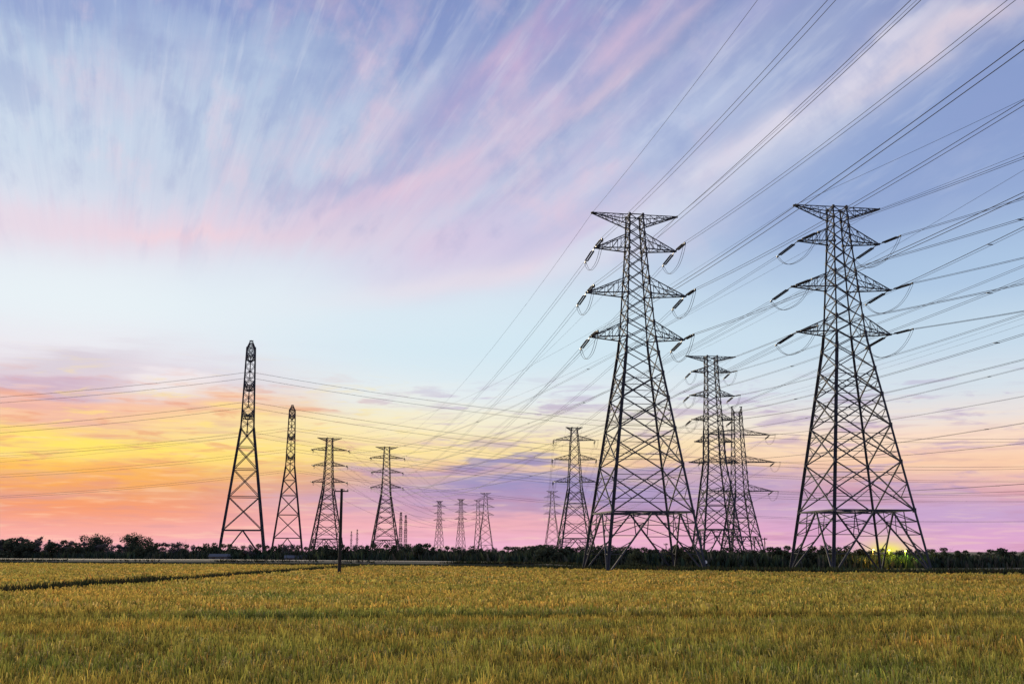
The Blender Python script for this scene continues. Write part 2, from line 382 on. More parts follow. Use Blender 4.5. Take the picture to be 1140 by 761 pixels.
def tier(d0, d1, sp, nb, w, two, gl=0.0):
    global base
    xm = .55 * d1 + 12; n = int(2 * xm * (d1 - d0) / sp ** 2)
    gx, gy = np.meshgrid(np.arange(-xm, xm, sp), np.arange(d0, d1, sp)); x = gx.ravel() + rng.uniform(-.42, .42, gx.size) * sp; y = gy.ravel() + rng.uniform(-.42, .42, gx.size) * sp
    bd, t = bund_dist(x, y)
    ok = (np.abs(x) < .55 * y + 12) & (y < edge_d(x)) & ~((bd < 1.1) & (t > -.6)) & (rng.random(x.size) < .97)
    x, y = x[ok], y[ok]; m = x.size
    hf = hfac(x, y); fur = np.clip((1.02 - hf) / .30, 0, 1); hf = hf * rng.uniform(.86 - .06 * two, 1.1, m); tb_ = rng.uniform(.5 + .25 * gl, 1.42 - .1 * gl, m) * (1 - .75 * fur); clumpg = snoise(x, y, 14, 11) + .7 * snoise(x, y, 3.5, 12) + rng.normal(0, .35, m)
    x = np.repeat(x, nb); y = np.repeat(y, nb); hf = np.repeat(hf, nb); cg = np.repeat(clumpg, nb); tbr = np.repeat(tb_, nb); n = x.size
    a = rng.uniform(0, 2 * np.pi, n); r0 = rng.uniform(0, sp * (.2 if two else .3), n) ; x = x + np.cos(a) * r0; y = y + np.sin(a) * r0
    lean = rng.uniform(.02, .20, n); pan = rng.random(n) < .45 + .3 * gl
    h = hf * rng.uniform(.72, 1.0, n) * np.where(pan, .90, 1.0)
    wa = rng.uniform(0, np.pi, n); wx, wy = np.cos(wa), np.sin(wa); ww = w * rng.uniform(.6, 1.25, n)
    ca, sa = np.cos(a), np.sin(a); droop = np.where(pan, .55, .25) * rng.uniform(.5, 1.5, n)
    def P(tt, width, out, z): return np.stack([x + ca * out + wx * width, y + sa * out + wy * width, z], 1)
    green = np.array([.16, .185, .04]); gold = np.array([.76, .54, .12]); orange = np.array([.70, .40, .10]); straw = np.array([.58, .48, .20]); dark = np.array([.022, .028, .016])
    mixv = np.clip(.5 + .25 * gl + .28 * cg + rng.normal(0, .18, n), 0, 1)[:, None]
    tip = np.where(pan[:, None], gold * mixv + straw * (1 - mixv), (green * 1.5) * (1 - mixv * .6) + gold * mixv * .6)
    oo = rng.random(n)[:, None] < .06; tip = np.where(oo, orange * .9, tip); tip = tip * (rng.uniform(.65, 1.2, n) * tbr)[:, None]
    tip = tip * (1 - .14 * gl) * np.array([1, 1 - .05 * gl, 1]); mid = tip * (.28 + .38 * gl) + green * (.36 - .08 * gl) * tbr[:, None]; bot = np.broadcast_to(dark, tip.shape)  # blade feet go near black: shade between the tufts put into the colour
    z0 = np.where(np.full(n, two), .12, .2)
    v0 = P(0, -ww * .5, 0, h * z0); v1 = P(0, ww * .5, 0, h * z0)
    v2 = P(0, -ww * .6, lean * .55, h * .68); v3 = P(0, ww * .6, lean * .55, h * .68)
    if two:
        pw = np.where(pan, 1.0, .55)
        v4 = P(0, -ww * .5 * pw, lean * 1.1, h * .95); v5 = P(0, ww * .5 * pw, lean * 1.1, h * .95)
        v6 = P(0, 0, lean * 1.1 + droop * .14, h * np.where(pan, .90, 1.02))
        vs = np.stack([v0, v1, v2, v3, v4, v5, v6], 1).reshape(-1, 3); k = 7
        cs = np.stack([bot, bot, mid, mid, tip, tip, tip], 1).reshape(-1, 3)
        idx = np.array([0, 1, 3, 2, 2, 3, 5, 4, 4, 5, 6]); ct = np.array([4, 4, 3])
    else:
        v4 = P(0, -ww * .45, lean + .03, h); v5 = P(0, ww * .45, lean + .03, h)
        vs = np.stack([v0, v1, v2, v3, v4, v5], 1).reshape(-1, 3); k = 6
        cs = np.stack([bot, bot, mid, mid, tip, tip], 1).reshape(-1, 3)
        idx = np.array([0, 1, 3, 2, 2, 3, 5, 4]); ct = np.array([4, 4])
    lo = (np.arange(n)[:, None] * k + idx[None, :]).ravel() + base
    VS.append(vs); LS.append(lo); CL.append(np.tile(ct, n)); CS.append(np.concatenate([cs, np.ones((cs.shape[0], 1))], 1)); base += vs.shape[0]
tier(14, 30, .27, 16, .026, True)
tier(30, 54, .30, 13, .034, True, .15)
tier(54, 95, .42, 9, .065, False, .7)
tier(95, 302, .95, 8, .16, False, 1.0)
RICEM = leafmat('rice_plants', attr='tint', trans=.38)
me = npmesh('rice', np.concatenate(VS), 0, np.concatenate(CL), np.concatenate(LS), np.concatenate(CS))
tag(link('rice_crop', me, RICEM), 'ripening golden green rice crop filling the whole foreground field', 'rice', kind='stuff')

# ------------------------------------------------------------------ weeds helper
def scatter_blades(name, pts, h, w, cols, m, label, cat, spread=.4, nb=10):
    n = len(pts) * nb; p = np.repeat(np.array(pts), nb, 0); hh = np.repeat(np.array(h), nb) * rng.uniform(.35, 1.0, n)
    p = p + np.concatenate([rng.normal(0, spread, (n, 2)), np.zeros((n, 1))], 1)
    a = rng.uniform(0, np.pi, n); b = rng.uniform(0, 6.28, n); ww = w * rng.uniform(.5, 1.3, n); le = hh * rng.uniform(.05, .5, n)
    d = np.stack([np.cos(a) * ww, np.sin(a) * ww, 0 * a], 1) / 2; o = np.stack([np.cos(b) * le, np.sin(b) * le, hh], 1)
    v = np.stack([p - d, p + d, p + o * .6 + d * 1.2, p + o * .6 - d * 1.2, p + o], 1).reshape(-1, 3)
    idx = np.array([0, 1, 2, 3, 3, 2, 4]); lo = (np.arange(n)[:, None] * 5 + idx).ravel()
    c = np.array(cols)[rng.integers(0, len(cols), n)] * rng.uniform(.6, 1.2, n)[:, None]
    c = np.repeat(np.concatenate([c, np.ones((n, 1))], 1), 5, 0)
    me = npmesh(name, v, 0, np.tile([4, 3], n), lo, c)
    return tag(link(name, me, m), label, cat, kind='stuff')
WEEDM = leafmat('weeds', attr='tint', trans=.25)
dk = [(.035, .045, .022), (.05, .06, .03), (.06, .05, .035), (.03, .035, .02)]
pts = []; hs = []
for i in range(2600):
    t = rng.random() ** 1.3; y = 45 + t * 170; tt = (y - BA[1]) / (BB[1] - BA[1]); x = BA[0] + tt * (BB[0] - BA[0]) - .25 * math.sin(y * .35) + rng.uniform(-.8, .8)
    pts.append((x, y, 0)); hs.append(rng.uniform(1.0, 1.5) * (1.05 if y < 110 else .92) * (1 if rng.random() > .15 else .7))
scatter_blades('weeds', pts, hs, .10, dk, WEEDM, 'dark weeds lining the narrow bund at left of the rice field', 'weeds', .25, 14)
# ditch bank just past the crop
pts = []; hs = []
for i in range(9000):
    x = rng.uniform(EDX[0], EDX[-1]); d = float(edge_d(x)) + abs(rng.normal(0, 1)) * 7 + .2
    pts.append((x, d, 0)); hs.append(rng.uniform(.95, 1.25) + .55 * float(np.clip((x + 2) / 8, 0, 1)) * rng.random())
scatter_blades('bank_grass', pts, hs, .28, dk + [(.07, .075, .04), (.05, .07, .05)], WEEDM, 'dark grassy bank along the far edge of the rice field', 'grass', .6, 9)

# ------------------------------------------------------------------ embankment with pale track, far left to middle
def strip(name, path, prof, m):
    v = []; f = []; k = len(prof)
    for i, (p, d, zc) in enumerate(path):
        c = wpt(p, d, 0)
        for off, z in prof: v.append((c.x - off * .12, c.y + off, z * zc))
    for i in range(len(path) - 1):
        for j in range(k - 1): f.append((i * k + j, (i + 1) * k + j, (i + 1) * k + j + 1, i * k + j + 1))
    return link(name, mesh(name, v, f), m)
PATH = [(-260, 335, 1), (0, 306, 1), (240, 276, .98), (480, 240, .92), (560, 228, .85), (645, 217, .5)]
tag(strip('embankment', PATH, [(-5, 0), (-2, 1.1), (0, 1.55)], mat('embankment_soil', (.06, .045, .03), .95, c2=(.04, .045, .025), vscale=.6)), kind='structure')
tag(strip('dirt_track', PATH, [(0, 1.55), (1.2, 1.65), (5, 1.68)], mat('track_concrete', (.17, .135, .12), .9, c2=(.07, .055, .04), vscale=.12)), kind='structure')
tag(strip('verge', PATH, [(5, 1.67), (7, 1.2), (12, .0)], mat('verge_soil', (.04, .045, .025), .95)), kind='structure')

pts = []; hs = []
for i in range(1500):
    q = rng.uniform(-200, 640); c = wpt(q, float(np.interp(q, [a[0] for a in PATH], [a[1] for a in PATH])))
    if math.sin(q * .05) + math.sin(q * .023 + 1) + rng.normal(0, .6) < .1: continue
    pts.append((c.x, c.y - .6, 1.1)); hs.append(rng.uniform(.3, .75))
scatter_blades('verge_grass', pts, hs, .25, dk + [(.09, .08, .05)], WEEDM, 'patchy dark grass on the near lip of the pale track', 'grass', .7, 9)
# ------------------------------------------------------------------ trees
LEAF = [leafmat('dark_foliage', c=(.04, .05, .036), c2=(.10, .115, .07), trans=.2), leafmat('grey_foliage', c=(.10, .09, .10), c2=(.16, .145, .14), trans=.25)]
BARK = mat('bark', (.045, .035, .03), .95, c2=(.07, .055, .045), vscale=2)
def make_tree(name, h, w, lobes, n, leaf, seed, lm, trunk=.35, sparse=1.0):
    r = np.random.default_rng(seed); root = empty(name, (0, -4000, 0))
    tb = MB(); tb.tube([(0, 0, -.1), (.05, .02, h * .25), (.0, .05, h * .55), (.1, 0, h * .85)], [.05 * w * .6 + .05, .04 * w * .6 + .04, .03 * w * .5, .02], 7)
    L_ = []
    for i in range(lobes):
        a = r.uniform(0, 6.28); q = r.uniform(0, .36) * w; z = r.uniform(trunk + .08, .84) * h
        s = r.uniform(.14, .24) * w * (1.25 - .5 * z / h) * sparse
        L_.append((q * math.cos(a), q * math.sin(a), z, s)); tb.tube([(0, 0, h * r.uniform(.2, .45)), (q * math.cos(a) * .6, q * math.sin(a) * .6, z * .8), (q * math.cos(a), q * math.sin(a), z)], [.03 * w * .5, .03, .015], 4)
    L_.append((.05, 0, h * .86, .16 * w))
    for i in range(int(lobes * 1.2)):                        # fine outer twigs
        a = r.uniform(0, 6.28); q = r.uniform(.2, .5) * w; tb.tube([(0, 0, h * r.uniform(.4, .6)), (q * math.cos(a), q * math.sin(a), h * r.uniform(.6, 1.05))], [.03, .012], 3)
    li = r.integers(0, len(L_), n); LL = np.array(L_)[li]
    dv = r.normal(0, 1, (n, 3)); dv /= np.linalg.norm(dv, axis=1)[:, None]; rad = r.uniform(.25, 1.12, n) ** .6
    c = LL[:, :3] + dv * (LL[:, 3] * rad)[:, None] * np.array([1, 1, .78])
    u = r.normal(0, 1, (n, 3)); u /= np.linalg.norm(u, axis=1)[:, None]; v = np.cross(u, r.normal(0, 1, (n, 3))); v /= np.linalg.norm(v, axis=1)[:, None]
    s = leaf * r.uniform(.5, 1.3, n)[:, None]
    s = s * 1.25
    V = np.stack([c - u * s, c - v * s * .5, c + u * s, c + v * s * .5], 1).reshape(-1, 3); V[:, 2] = np.maximum(V[:, 2], .05)
    me = npmesh('crown', V, 0, np.full(n, 4), np.arange(4 * n))
    tb.build('trunk', BARK, root); link('crown', me, lm, root); return root
protos = [make_tree('tree', 7, 6, 11, 1700, .22, 1, LEAF[0], .12), make_tree('tree', 7, 5, 10, 1500, .22, 2, LEAF[0], .2), make_tree('tree', 7, 7.5, 14, 2100, .24, 3, LEAF[0], .1),
          make_tree('tree', 7, 4, 9, 800, .20, 4, LEAF[1], .2), make_tree('tree', 7, 5.5, 11, 950, .20, 5, LEAF[1], .25), make_tree('broad_tree', 9, 12, 22, 3400, .25, 6, LEAF[0], .22, .9),
          make_tree('slender_tree', 9, 3.2, 8, 520, .2, 7, LEAF[1], .25)]
used = [False] * len(protos)
def put_tree(k, px, d, ytop, label, group=None, wf=1.0, tilt=0):
    o = protos[k] if not used[k] else copy_tree(protos[k]); used[k] = True
    h = CAMZ + (613 - ytop) / F * d; H0 = 9 if k >= 5 else 7; s = h / H0 * .98
    o.location = wpt(px, d); o.scale = (s * wf, s * wf, s); o.rotation_euler = (0, R(tilt), random.uniform(0, 6.28)) if not tilt else (0, R(tilt), 0)
    tag(o, label, 'tree', group); return o
random.seed(5)
def tree_d(px): return float(np.interp(px, [-200, 0, 240, 480, 560, 640, 780, 860, 950, 1140, 1400], [372, 345, 312, 272, 258, 244, 232, 236, 244, 262, 285]))
# profile of the top of the treeline, read along the horizon
TP = [(-120, 601), (0, 600), (10, 601), (20, 598), (30, 601), (44, 604), (60, 603), (78, 601), (90, 605), (160, 606), (178, 605), (192, 603), (205, 607), (216, 608), (232, 604), (246, 607), (262, 607), (276, 606), (292, 608),
      (308, 606), (325, 606), (342, 609), (352, 607), (372, 608), (390, 608), (408, 606), (424, 609), (438, 606), (455, 607), (470, 606), (485, 610), (500, 607), (515, 610), (524, 609), (538, 611), (556, 612),
      (580, 611), (600, 610), (618, 611), (640, 611), (660, 611), (676, 612), (690, 611), (712, 611), (730, 613), (746, 612), (770, 612), (790, 614), (815, 613), (830, 614), (850, 613), (874, 611), (890, 612), (910, 611), (930, 611), (948, 611), (966, 613), (984, 615), (1002, 615),
      (1020, 613), (1038, 614), (1056, 614), (1072, 614), (1090, 616), (1110, 614), (1128, 615), (1150, 614), (1180, 614), (1220, 614)]
ROW = []
px = -110.0
while px < 1235:
    yt = float(np.interp(px, [a for a, b in TP], [b for a, b in TP])) + random.uniform(-3.5, .6) - (3.6 if px > 860 else 3.0 if px > 560 else 1.2)
    if px < 200: k = random.choice([0, 1, 3, 4, 3, 2]); gr = 'trees in the left hedgerow'
    elif px < 560: k = random.choice([0, 1, 2, 0, 4]); gr = 'trees left of centre'
    elif px < 860: k = random.choice([0, 2, 1, 2]); gr = 'thicket trees in the middle'
    else: k = random.choice([0, 1, 0, 2]); gr = 'trees in the right row'
    ROW.append((px, k, put_tree(k, px, tree_d(px) + random.uniform(-7, 7), yt, None, gr, random.uniform(.85, 1.25) * (1.35 if px > 560 else 1.0))))
    px += random.uniform(5.5, 9.5) if px < 560 else (random.uniform(6, 9.5) if px < 860 else random.uniform(9, 16))
MARKS = [(37, 'the slender leaning tree'), (106, 'the broad pale-topped tree'), (147, 'the largest broad tree'), (268, 'the tallest left pylon'), (319, 'the smaller edge-on pylon'), (377.5, 'the wooden pole'), (429, 'the lone distant pylon'),
         (489, 'the leftmost slender far pylon'), (540, 'the wider small far pylon'), (615, 'the small pylon left of the middle ones'), (712, 'the centre of the large middle pylon'), (823, 'the twin-peaked pylon'), (950, 'the centre of the large right pylon')]
ORD = ['first', 'second', 'third', 'fourth', 'fifth', 'sixth', 'seventh', 'eighth', 'ninth', 'tenth', 'eleventh', 'twelfth', 'thirteenth', 'fourteenth', 'fifteenth', 'sixteenth', 'seventeenth', 'eighteenth', 'nineteenth', 'twentieth', 'twenty-first', 'twenty-second', 'twenty-third', 'twenty-fourth']
LOOK = {0: 'dark bushy', 1: 'dark rounded', 2: 'wide dark', 3: 'thin greyish', 4: 'open greyish'}
bk = {}
for p_, k_, o_ in ROW:
    mk_ = min(MARKS, key=lambda q: abs(q[0] - p_)); bk.setdefault((mk_[0], p_ > mk_[0]), []).append((abs(p_ - mk_[0]), k_, o_, mk_[1]))
for (c_, rt), lst in bk.items():
    for i_, (q, k_, o_, nm) in enumerate(sorted(lst, key=lambda z: z[0])): o_['label'] = '%s tree, %s %s of %s' % (LOOK[k_], ORD[i_], 'to the right' if rt else 'to the left', nm)
put_tree(5, 106, 342, 593.5, 'broad spreading pale-grey-topped tree, left one of the tall pair behind the track')
put_tree(5, 147, 346, 592.5, 'largest broad dark crowned tree of the left hedgerow with open branches')
put_tree(6, 37, 340, 592.5, 'slender leaning tree standing above the hedgerow at the far left', tilt=14)
put_tree(6, 53, 344, 597, 'thin wispy upright tree right of the leaning one at the far left')
put_tree(1, 753, 186, 603, 'tall dark bushy shrub at the right foot of the large middle pylon')
put_tree(1, 768, 200, 609, 'dark shrub between the large middle pylon and the pylon behind it')
put_tree(2, 710, 192, 609, 'dark bush under the middle of the large middle pylon')
for k, u in enumerate(used):
    if not u: print('UNUSED PROTO', k)
# low hedge filling below the crowns: one mass nobody could count
pts = []; hs = []
for i in range(16000):
    p = rng.uniform(-150, 1260); d = tree_d(p) - rng.uniform(-9, 7); c = wpt(p, d)
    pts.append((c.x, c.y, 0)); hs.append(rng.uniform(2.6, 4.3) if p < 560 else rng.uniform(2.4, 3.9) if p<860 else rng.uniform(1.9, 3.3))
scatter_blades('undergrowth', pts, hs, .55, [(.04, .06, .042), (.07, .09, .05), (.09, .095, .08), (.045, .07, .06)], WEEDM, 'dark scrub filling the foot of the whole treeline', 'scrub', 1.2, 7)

# ------------------------------------------------------------------ pylons
def lerp(a, b, t): return a + (b - a) * t
_cache = {}
class Design:
    def __init__(s, H, prof, ring, legw, brw, earth, arms, kind='strain', panels=None, subdiv=True):
        s.H = H; s.prof = prof; s.ring = ring; s.legw = legw; s.brw = brw; s.earth = earth; s.arms = arms; s.kind = kind; s.panels = panels; s.sub = subdiv
    def hw(s, z): return float(np.interp(z, [p[0] for p in s.prof], [p[1] for p in s.prof]))
    def cor(s, k, z): w = s.hw(z); return Vector(((1 if k in (1, 2) else -1) * w, (1 if k in (2, 3) else -1) * w, z))
def build_design(D):
    """returns dict name->list of meshes (part name, mesh, material key)"""
    parts = []
    top = D.H
    for k in range(4):
        m = MB(); zs = [p[0] for p in D.prof]
        for a, b in zip(zs[:-1], zs[1:]):
            w = D.legw * (1.0 if b < .65 * top else .62); m.angle(D.cor(k, a), D.cor(k, b), w * 1.25)
        m.box(D.cor(k, 0) + Vector((0, 0, .1)), (1.1, 1.1, .9)); parts.append(('leg', mesh('leg', m.v, m.f)))
    m = MB(); P = D.panels; w = D.brw
    for z in P:
        gs = w * (3.0 if z < 37 else 2.1)
        for k in range(4): m.box(D.cor(k, z), (gs * .8, gs * .8, gs * 1.25))
    for i in range(4):
        j = (i + 1) % 4
        z0 = P[0]; a0, b0 = D.cor(i, 0), D.cor(j, 0); a1, b1 = D.cor(i, z0), D.cor(j, z0); mid = (a1 + b1) / 2
        m.bar(a1, b1, w * 1.35); m.bar(mid, a0, w * 1.3); m.bar(mid, b0, w * 1.3)         # portal of the legs
        if D.sub:
            for f, q, e in ((a0, a1, 1), (b0, b1, 1)):
                for t in (.33, .62, .82):
                    pl = f.lerp(q, t); pd = f.lerp(mid, t); m.bar(pl, pd, w * .62)
                    m.bar(pl, f.lerp(mid, min(1, t + .2)), w * .62)
                m.bar(f.lerp(mid, .62), q.lerp(mid, .5), w * .62)
        for n in range(len(P) - 1):
            za, zb = P[n], P[n + 1]; a, b, c, d = D.cor(i, za), D.cor(j, za), D.cor(j, zb), D.cor(i, zb)
            big = (zb - za) > 4.0; bw = w * (1.0 if big else .72)
            m.bar(a, c, bw); m.bar(b, d, bw)
            if big and D.sub:
                wa, wb = (b - a).length, (c - d).length; t = wa / (wa + wb); X_ = a.lerp(c, t)
                la = a.lerp(d, t); lb = b.lerp(c, t)
                for s_, l_ in ((a, la), (d, la), (b, lb), (c, lb)):
                    h = s_.lerp(X_, .5); m.bar(h, l_, bw * .55); m.bar(h, s_.lerp(l_, .5), bw * .5)
                m.bar(a.lerp(X_, .5), X_.lerp(b, .5), bw * .5); m.bar(d.lerp(X_, .5), X_.lerp(c, .5), bw * .5)
            if n in D.ring: m.bar(a, b, w * 1.0)
        m.bar(D.cor(i, top), D.cor(j, top), w * .8)
        if i < 2:
            m.bar(D.cor(i, P[0]), D.cor(i + 2, P[0]), w * .7)
    m.bar((D.cor(0, P[0]) + D.cor(1, P[0])) / 2, (D.cor(2, P[0]) + D.cor(3, P[0])) / 2, w * .7); m.bar((D.cor(1, P[0]) + D.cor(2, P[0])) / 2, (D.cor(3, P[0]) + D.cor(0, P[0])) / 2, w * .7)
    parts.append(('bracing', mesh('bracing', m.v, m.f)))
    def arm(sd, zb, zt, Lh, ztip, nseg, w):
        m = MB(); f = 1 if sd > 0 else 0; bk = 2 if sd > 0 else 3
        tip = Vector((sd * Lh, 0, ztip)); B1, B2 = D.cor(f, zb), D.cor(bk, zb); T1, T2 = D.cor(f, zt), D.cor(bk, zt)
        hwt = .28; tips = [tip + Vector((0, -hwt, 0)), tip + Vector((0, hwt, 0))]
        for a, t, q in ((B1, tips[0], 1.15), (B2, tips[1], 1.15), (T1, tips[0], .9), (T2, tips[1], .9)): m.bar(a, t, w * q)
        for i in range(nseg):
            s0, s1 = i / nseg, (i + 1) / nseg
            b1, b2, t1, t2 = B1.lerp(tips[0], s0), B2.lerp(tips[1], s0), T1.lerp(tips[0], s0), T2.lerp(tips[1], s0)
            c1, c2, u1, u2 = B1.lerp(tips[0], s1), B2.lerp(tips[1], s1), T1.lerp(tips[0], s1), T2.lerp(tips[1], s1)
            m.bar(b1, c2, w * .5) if i % 2 == 0 else m.bar(b2, c1, w * .5)
            m.bar(c1, c2, w * .5); m.bar(t1, u2, w * .4) if i % 2 else m.bar(t2, u1, w * .4)
            if i < nseg - 1: m.bar(c1, u1, w * .55); m.bar(c2, u2, w * .55)
            m.bar(t1, c1, w * .5); m.bar(t2, c2, w * .5)
        m.bar(tip + Vector((0, -.55, 0)), tip + Vector((0, .55, 0)), w * 1.3, w * 1.3); m.bar(tip - Vector((sd * .8, 0, 0)), tip + Vector((sd * .25, 0, 0)), w * 1.6)
        for k_, z in ((f, zb), (bk, zb), (f, zt)): m.box(D.cor(k_, z), (w * 2.6, w * 2.6, w * 3.0))
        return mesh('cross_arm', m.v, m.f)
    eL, ezb, ezt, etip = D.earth
    for sd in (-1, 1): parts.append(('earth_wire_arm', arm(sd, ezb, ezt, eL, etip, 5, D.brw * .75)))
    for zb, zt, Lh in D.arms:
        for sd in (-1, 1): parts.append(('cross_arm', arm(sd, zb, zt, Lh, zb + .1, 4, D.brw * .8)))
    return parts
class Tower:
    def __init__(s, D, x, y, rz, sc, label, cat='pylon', group=None, m=None):
        s.D = D; s.o = empty('transmission_tower', (x, y, 0), rz, sc); tag(s.o, label, cat, group); s.sc = sc; s.rz = rz; s.m = m or STEEL
        s.T = Matrix.Translation((x, y, 0)) @ Matrix.Rotation(rz, 4, 'Z') @ Matrix.Scale(sc, 4)
        key = (id(D), s.m.name)
        if key not in _cache: _cache[key] = build_design(D)
        for n, me in _cache[key]: link(n, me, s.m, s.o)
        s.inv = s.T.inverted()
        s.tips = {(lv, sd): Vector((sd * D.arms[lv][2], 0, D.arms[lv][0] + .05)) for lv in range(len(D.arms)) for sd in (-1, 1)}
        s.etips = {sd: Vector((sd * D.earth[0], 0, D.earth[3])) for sd in (-1, 1)}
        s.att = {}
    def string(s, lv, sd, key, dirw, droop, Ls=5.6, thick=.24):
        """strain insulator string from an arm tip along a world azimuth; returns its world end"""
        a = s.tips[(lv, sd)]; dl = (s.inv.to_3x3() @ Vector((math.sin(dirw), math.cos(dirw), 0))).normalized()
        d = (dl * math.cos(droop) - Vector((0, 0, 1)) * math.sin(droop)).normalized(); a2 = a + dl * .5
        side = d.cross(Vector((0, 0, 1))).normalized(); mb = MB()
        mb.bar(a2, a2 + d * 1.0, .1)
        p0 = a2 + d * 1.0; p1 = a2 + d * (Ls - .7)
        mb.bar(p0 - side * .3, p0 + side * .3, .12); mb.bar(p1 - side * .3, p1 + side * .3, .12)
        nn = 12
        for sg in (-.2, .2):
            pts = []; rs = []
            for i in range(nn):
                for q, rad in ((.05, .35), (.3, 1.0), (.62, 1.0), (.9, .35)): pts.append(p0.lerp(p1, (i + q) / nn) + side * sg); rs.append(thick * .62 * rad)
            mb.tube(pts, rs, 6)
        e = a2 + d * Ls; mb.bar(p1, e, .1); mb.box(e, (.25, .25, .25))
        mb.build('insulator', INSUL, s.o); s.att[(lv, sd, key)] = e; return s.T @ e
    def jumper(s, lv, sd, sagj=3.2):
        a, b = s.att[(lv, sd, 'far')], s.att[(lv, sd, 'near')]; mb = MB()
        for off in (-.18, .18):
            pts = []
            for i in range(15):
                t = i / 14; q = a.lerp(b, t); shp = 1 - abs(2 * t - 1) ** 2.6
                pts.append(q + Vector((off, 0, -sagj * shp)))
            mb.tube(pts, .036, 4)
        mb.build('jumper_cable', WIRE, s.o)
    def hang(s, lv, sd, Ls=4.5):
        a = s.tips[(lv, sd)]; mb = MB(); pts = []; rs = []
        for i in range(14):
            for q, rad in ((.05, .4), (.3, 1.0), (.62, 1.0), (.9, .4)): pts.append(a + Vector((0, 0, -.3 - (i + q) / 14 * (Ls - .5)))); rs.append(.2 * rad)
        mb.tube(pts, rs, 6); e = a - Vector((0, 0, Ls)); mb.box(e, (.3, .7, .25)); mb.build('insulator', INSUL, s.o); s.att[(lv, sd, 'far')] = s.att[(lv, sd, 'near')] = e; return s.T @ e
def solve(px, ytop, d=None, H=60.0):
    """ground spot for a pylon seen at a picture column with its top at a picture row"""
    e = math.atan((380.5 - ytop) / F) + PITCH
    if d is None: d = (H - CAMZ) / math.tan(e)
    H = CAMZ + d * math.tan(e); dep = d * math.cos(PITCH) + (H - CAMZ) * math.sin(PITCH) * .5
    return (px - 570) / F * dep, d, H

P_S = [9.7, 17.2, 23.0, 28.0, 32.2, 35.6, 38.2, 40.6, 43.0, 45.6, 48.0, 50.4, 52.6, 54.6, 56.4, 58.0, 59.6]
D_S = Design(59.6, [(0, 7.9), (36.5, 2.6), (38.3, 2.42), (54, 1.4), (59.6, 1.15)], (0,), .31, .18, (7.4, 57.7, 59.5, 59.8),
             [(53.6, 56.3, 7.0), (45.8, 48.6, 8.5), (38.3, 41.0, 8.0)], 'strain', P_S)
D_F = Design(59.6, [(0, 7.9), (36.5, 2.75), (38.3, 2.55), (54, 1.55), (59.6, 1.25)], (0,), .34, .2, (5.4, 57.7, 59.5, 59.8),
             [(53.6, 56.3, 7.8), (45.8, 48.6, 8.6), (38.3, 41.0, 8.2)], 'strain', [9.7, 18, 25, 31, 36, 40.5, 44.5, 48.5, 52, 55.5, 59.6], subdiv=False)
P_E = [8.6, 17.5, 25, 31, 36.3, 38.5, 41, 43.5, 46, 48.5, 51, 53.5, 56, 58.6]
D_E = Design(58.6, [(0, 6.3), (36.3, 1.75), (58.6, 1.15)], (1, 2, 3), .40, .19, (2.2, 57.5, 58.6, 60.4),
             [(55.6, 57.8, 5.2), (47.3, 49.6, 6.0), (39.2, 41.5, 5.4)], 'suspension', P_E, subdiv=False)
D_W = Design(57.0, [(0, 8.0), (30, 2.9), (50, 1.8), (57, 1.2)], (0, 2), .40, .23, (3.6, 55.8, 56.9, 57.2),
             [(51.5, 53.5, 9.2), (43.0, 45.2, 9.8), (33.2, 35.6, 9.6)], 'strain', [9, 17, 24, 30, 34, 38, 42, 46, 50, 53.5, 57])
D_11 = Design(59.6, [(0, 6.2), (29.0, 2.5), (38.3, 2.2), (54, 1.6), (59.6, 1.5)], (0, 1), .36, .22, (7.3, 58.4, 59.5, 59.7),
             [(55.0, 56.5, 5.9), (48.0, 49.6, 6.6), (41.0, 42.6, 6.2), (34.6, 36.0, 5.6), (28.6, 30.4, 7.4)], 'strain', [9.7, 16.5, 21.5, 25.5, 29, 31.6, 34, 36.4, 38.8, 41.2, 43.6, 46, 48.2, 50.4, 52.4, 54.4, 56.4, 58, 59.6])
D_G = Design(59.6, [(0, 7.9), (34, 2.5), (38.3, 2.2), (54, 1.6), (59.6, 1.4)], (0,), .46, .26, (6.0, 58.2, 59.5, 59.7),
             [(53.6, 55.2, 9.2), (45.8, 47.6, 8.4), (37.6, 39.6, 8.6)], 'strain', [9.7, 17.2, 23, 28, 32.2, 35.6, 38.2, 40.6, 43, 45.6, 48, 50.4, 52.6, 54.6, 57, 59.6])
D_N = Design(59.6, [(0, 4.6), (36.5, 1.9), (54, 1.4), (59.6, 1.2)], (0,), .3, .2, (4.2, 57.9, 59.5, 59.8),
             [(53.6, 56.0, 8.4), (45.8, 48.0, 6.8), (38.3, 40.6, 7.4)], 'strain', [9.7, 18, 25, 31, 36, 40.5, 44.5, 48.5, 52, 55.5, 59.6], subdiv=False)
D_M = Design(59.6, [(0, 1.9), (36.5, 1.5), (59.6, 1.0)], (0,), .28, .2, (2.4, 58.3, 59.5, 59.6),
             [(48.6, 50.4, 5.5), (36.3, 38.6, 5.5)], 'strain', [9.7, 18, 25, 31, 36, 42, 48, 54, 59.6], subdiv=False)
D_12 = Design(56.0, [(0, 6.8), (26, 2.6), (50, 1.7), (56, 1.5)], (0, 1), .42, .23, (2.0, 54.0, 56.0, 58.3),
              [(47.5, 49.5, 13.0), (37.0, 39.2, 14.5), (26.0, 28.4, 13.2)], 'strain', [9, 16, 21.5, 26, 29.5, 33, 36.8, 40, 43.5, 47, 50, 53, 56])
xA, dA, HA = solve(710.5, 238, H=60); xB, dB, HB = solve(942.5, 229.5, H=61.6)
A = Tower(D_S, xA, dA, R(9.8), HA / 60, 'large lattice steel pylon in the middle, nearest the field edge, with wide legs')
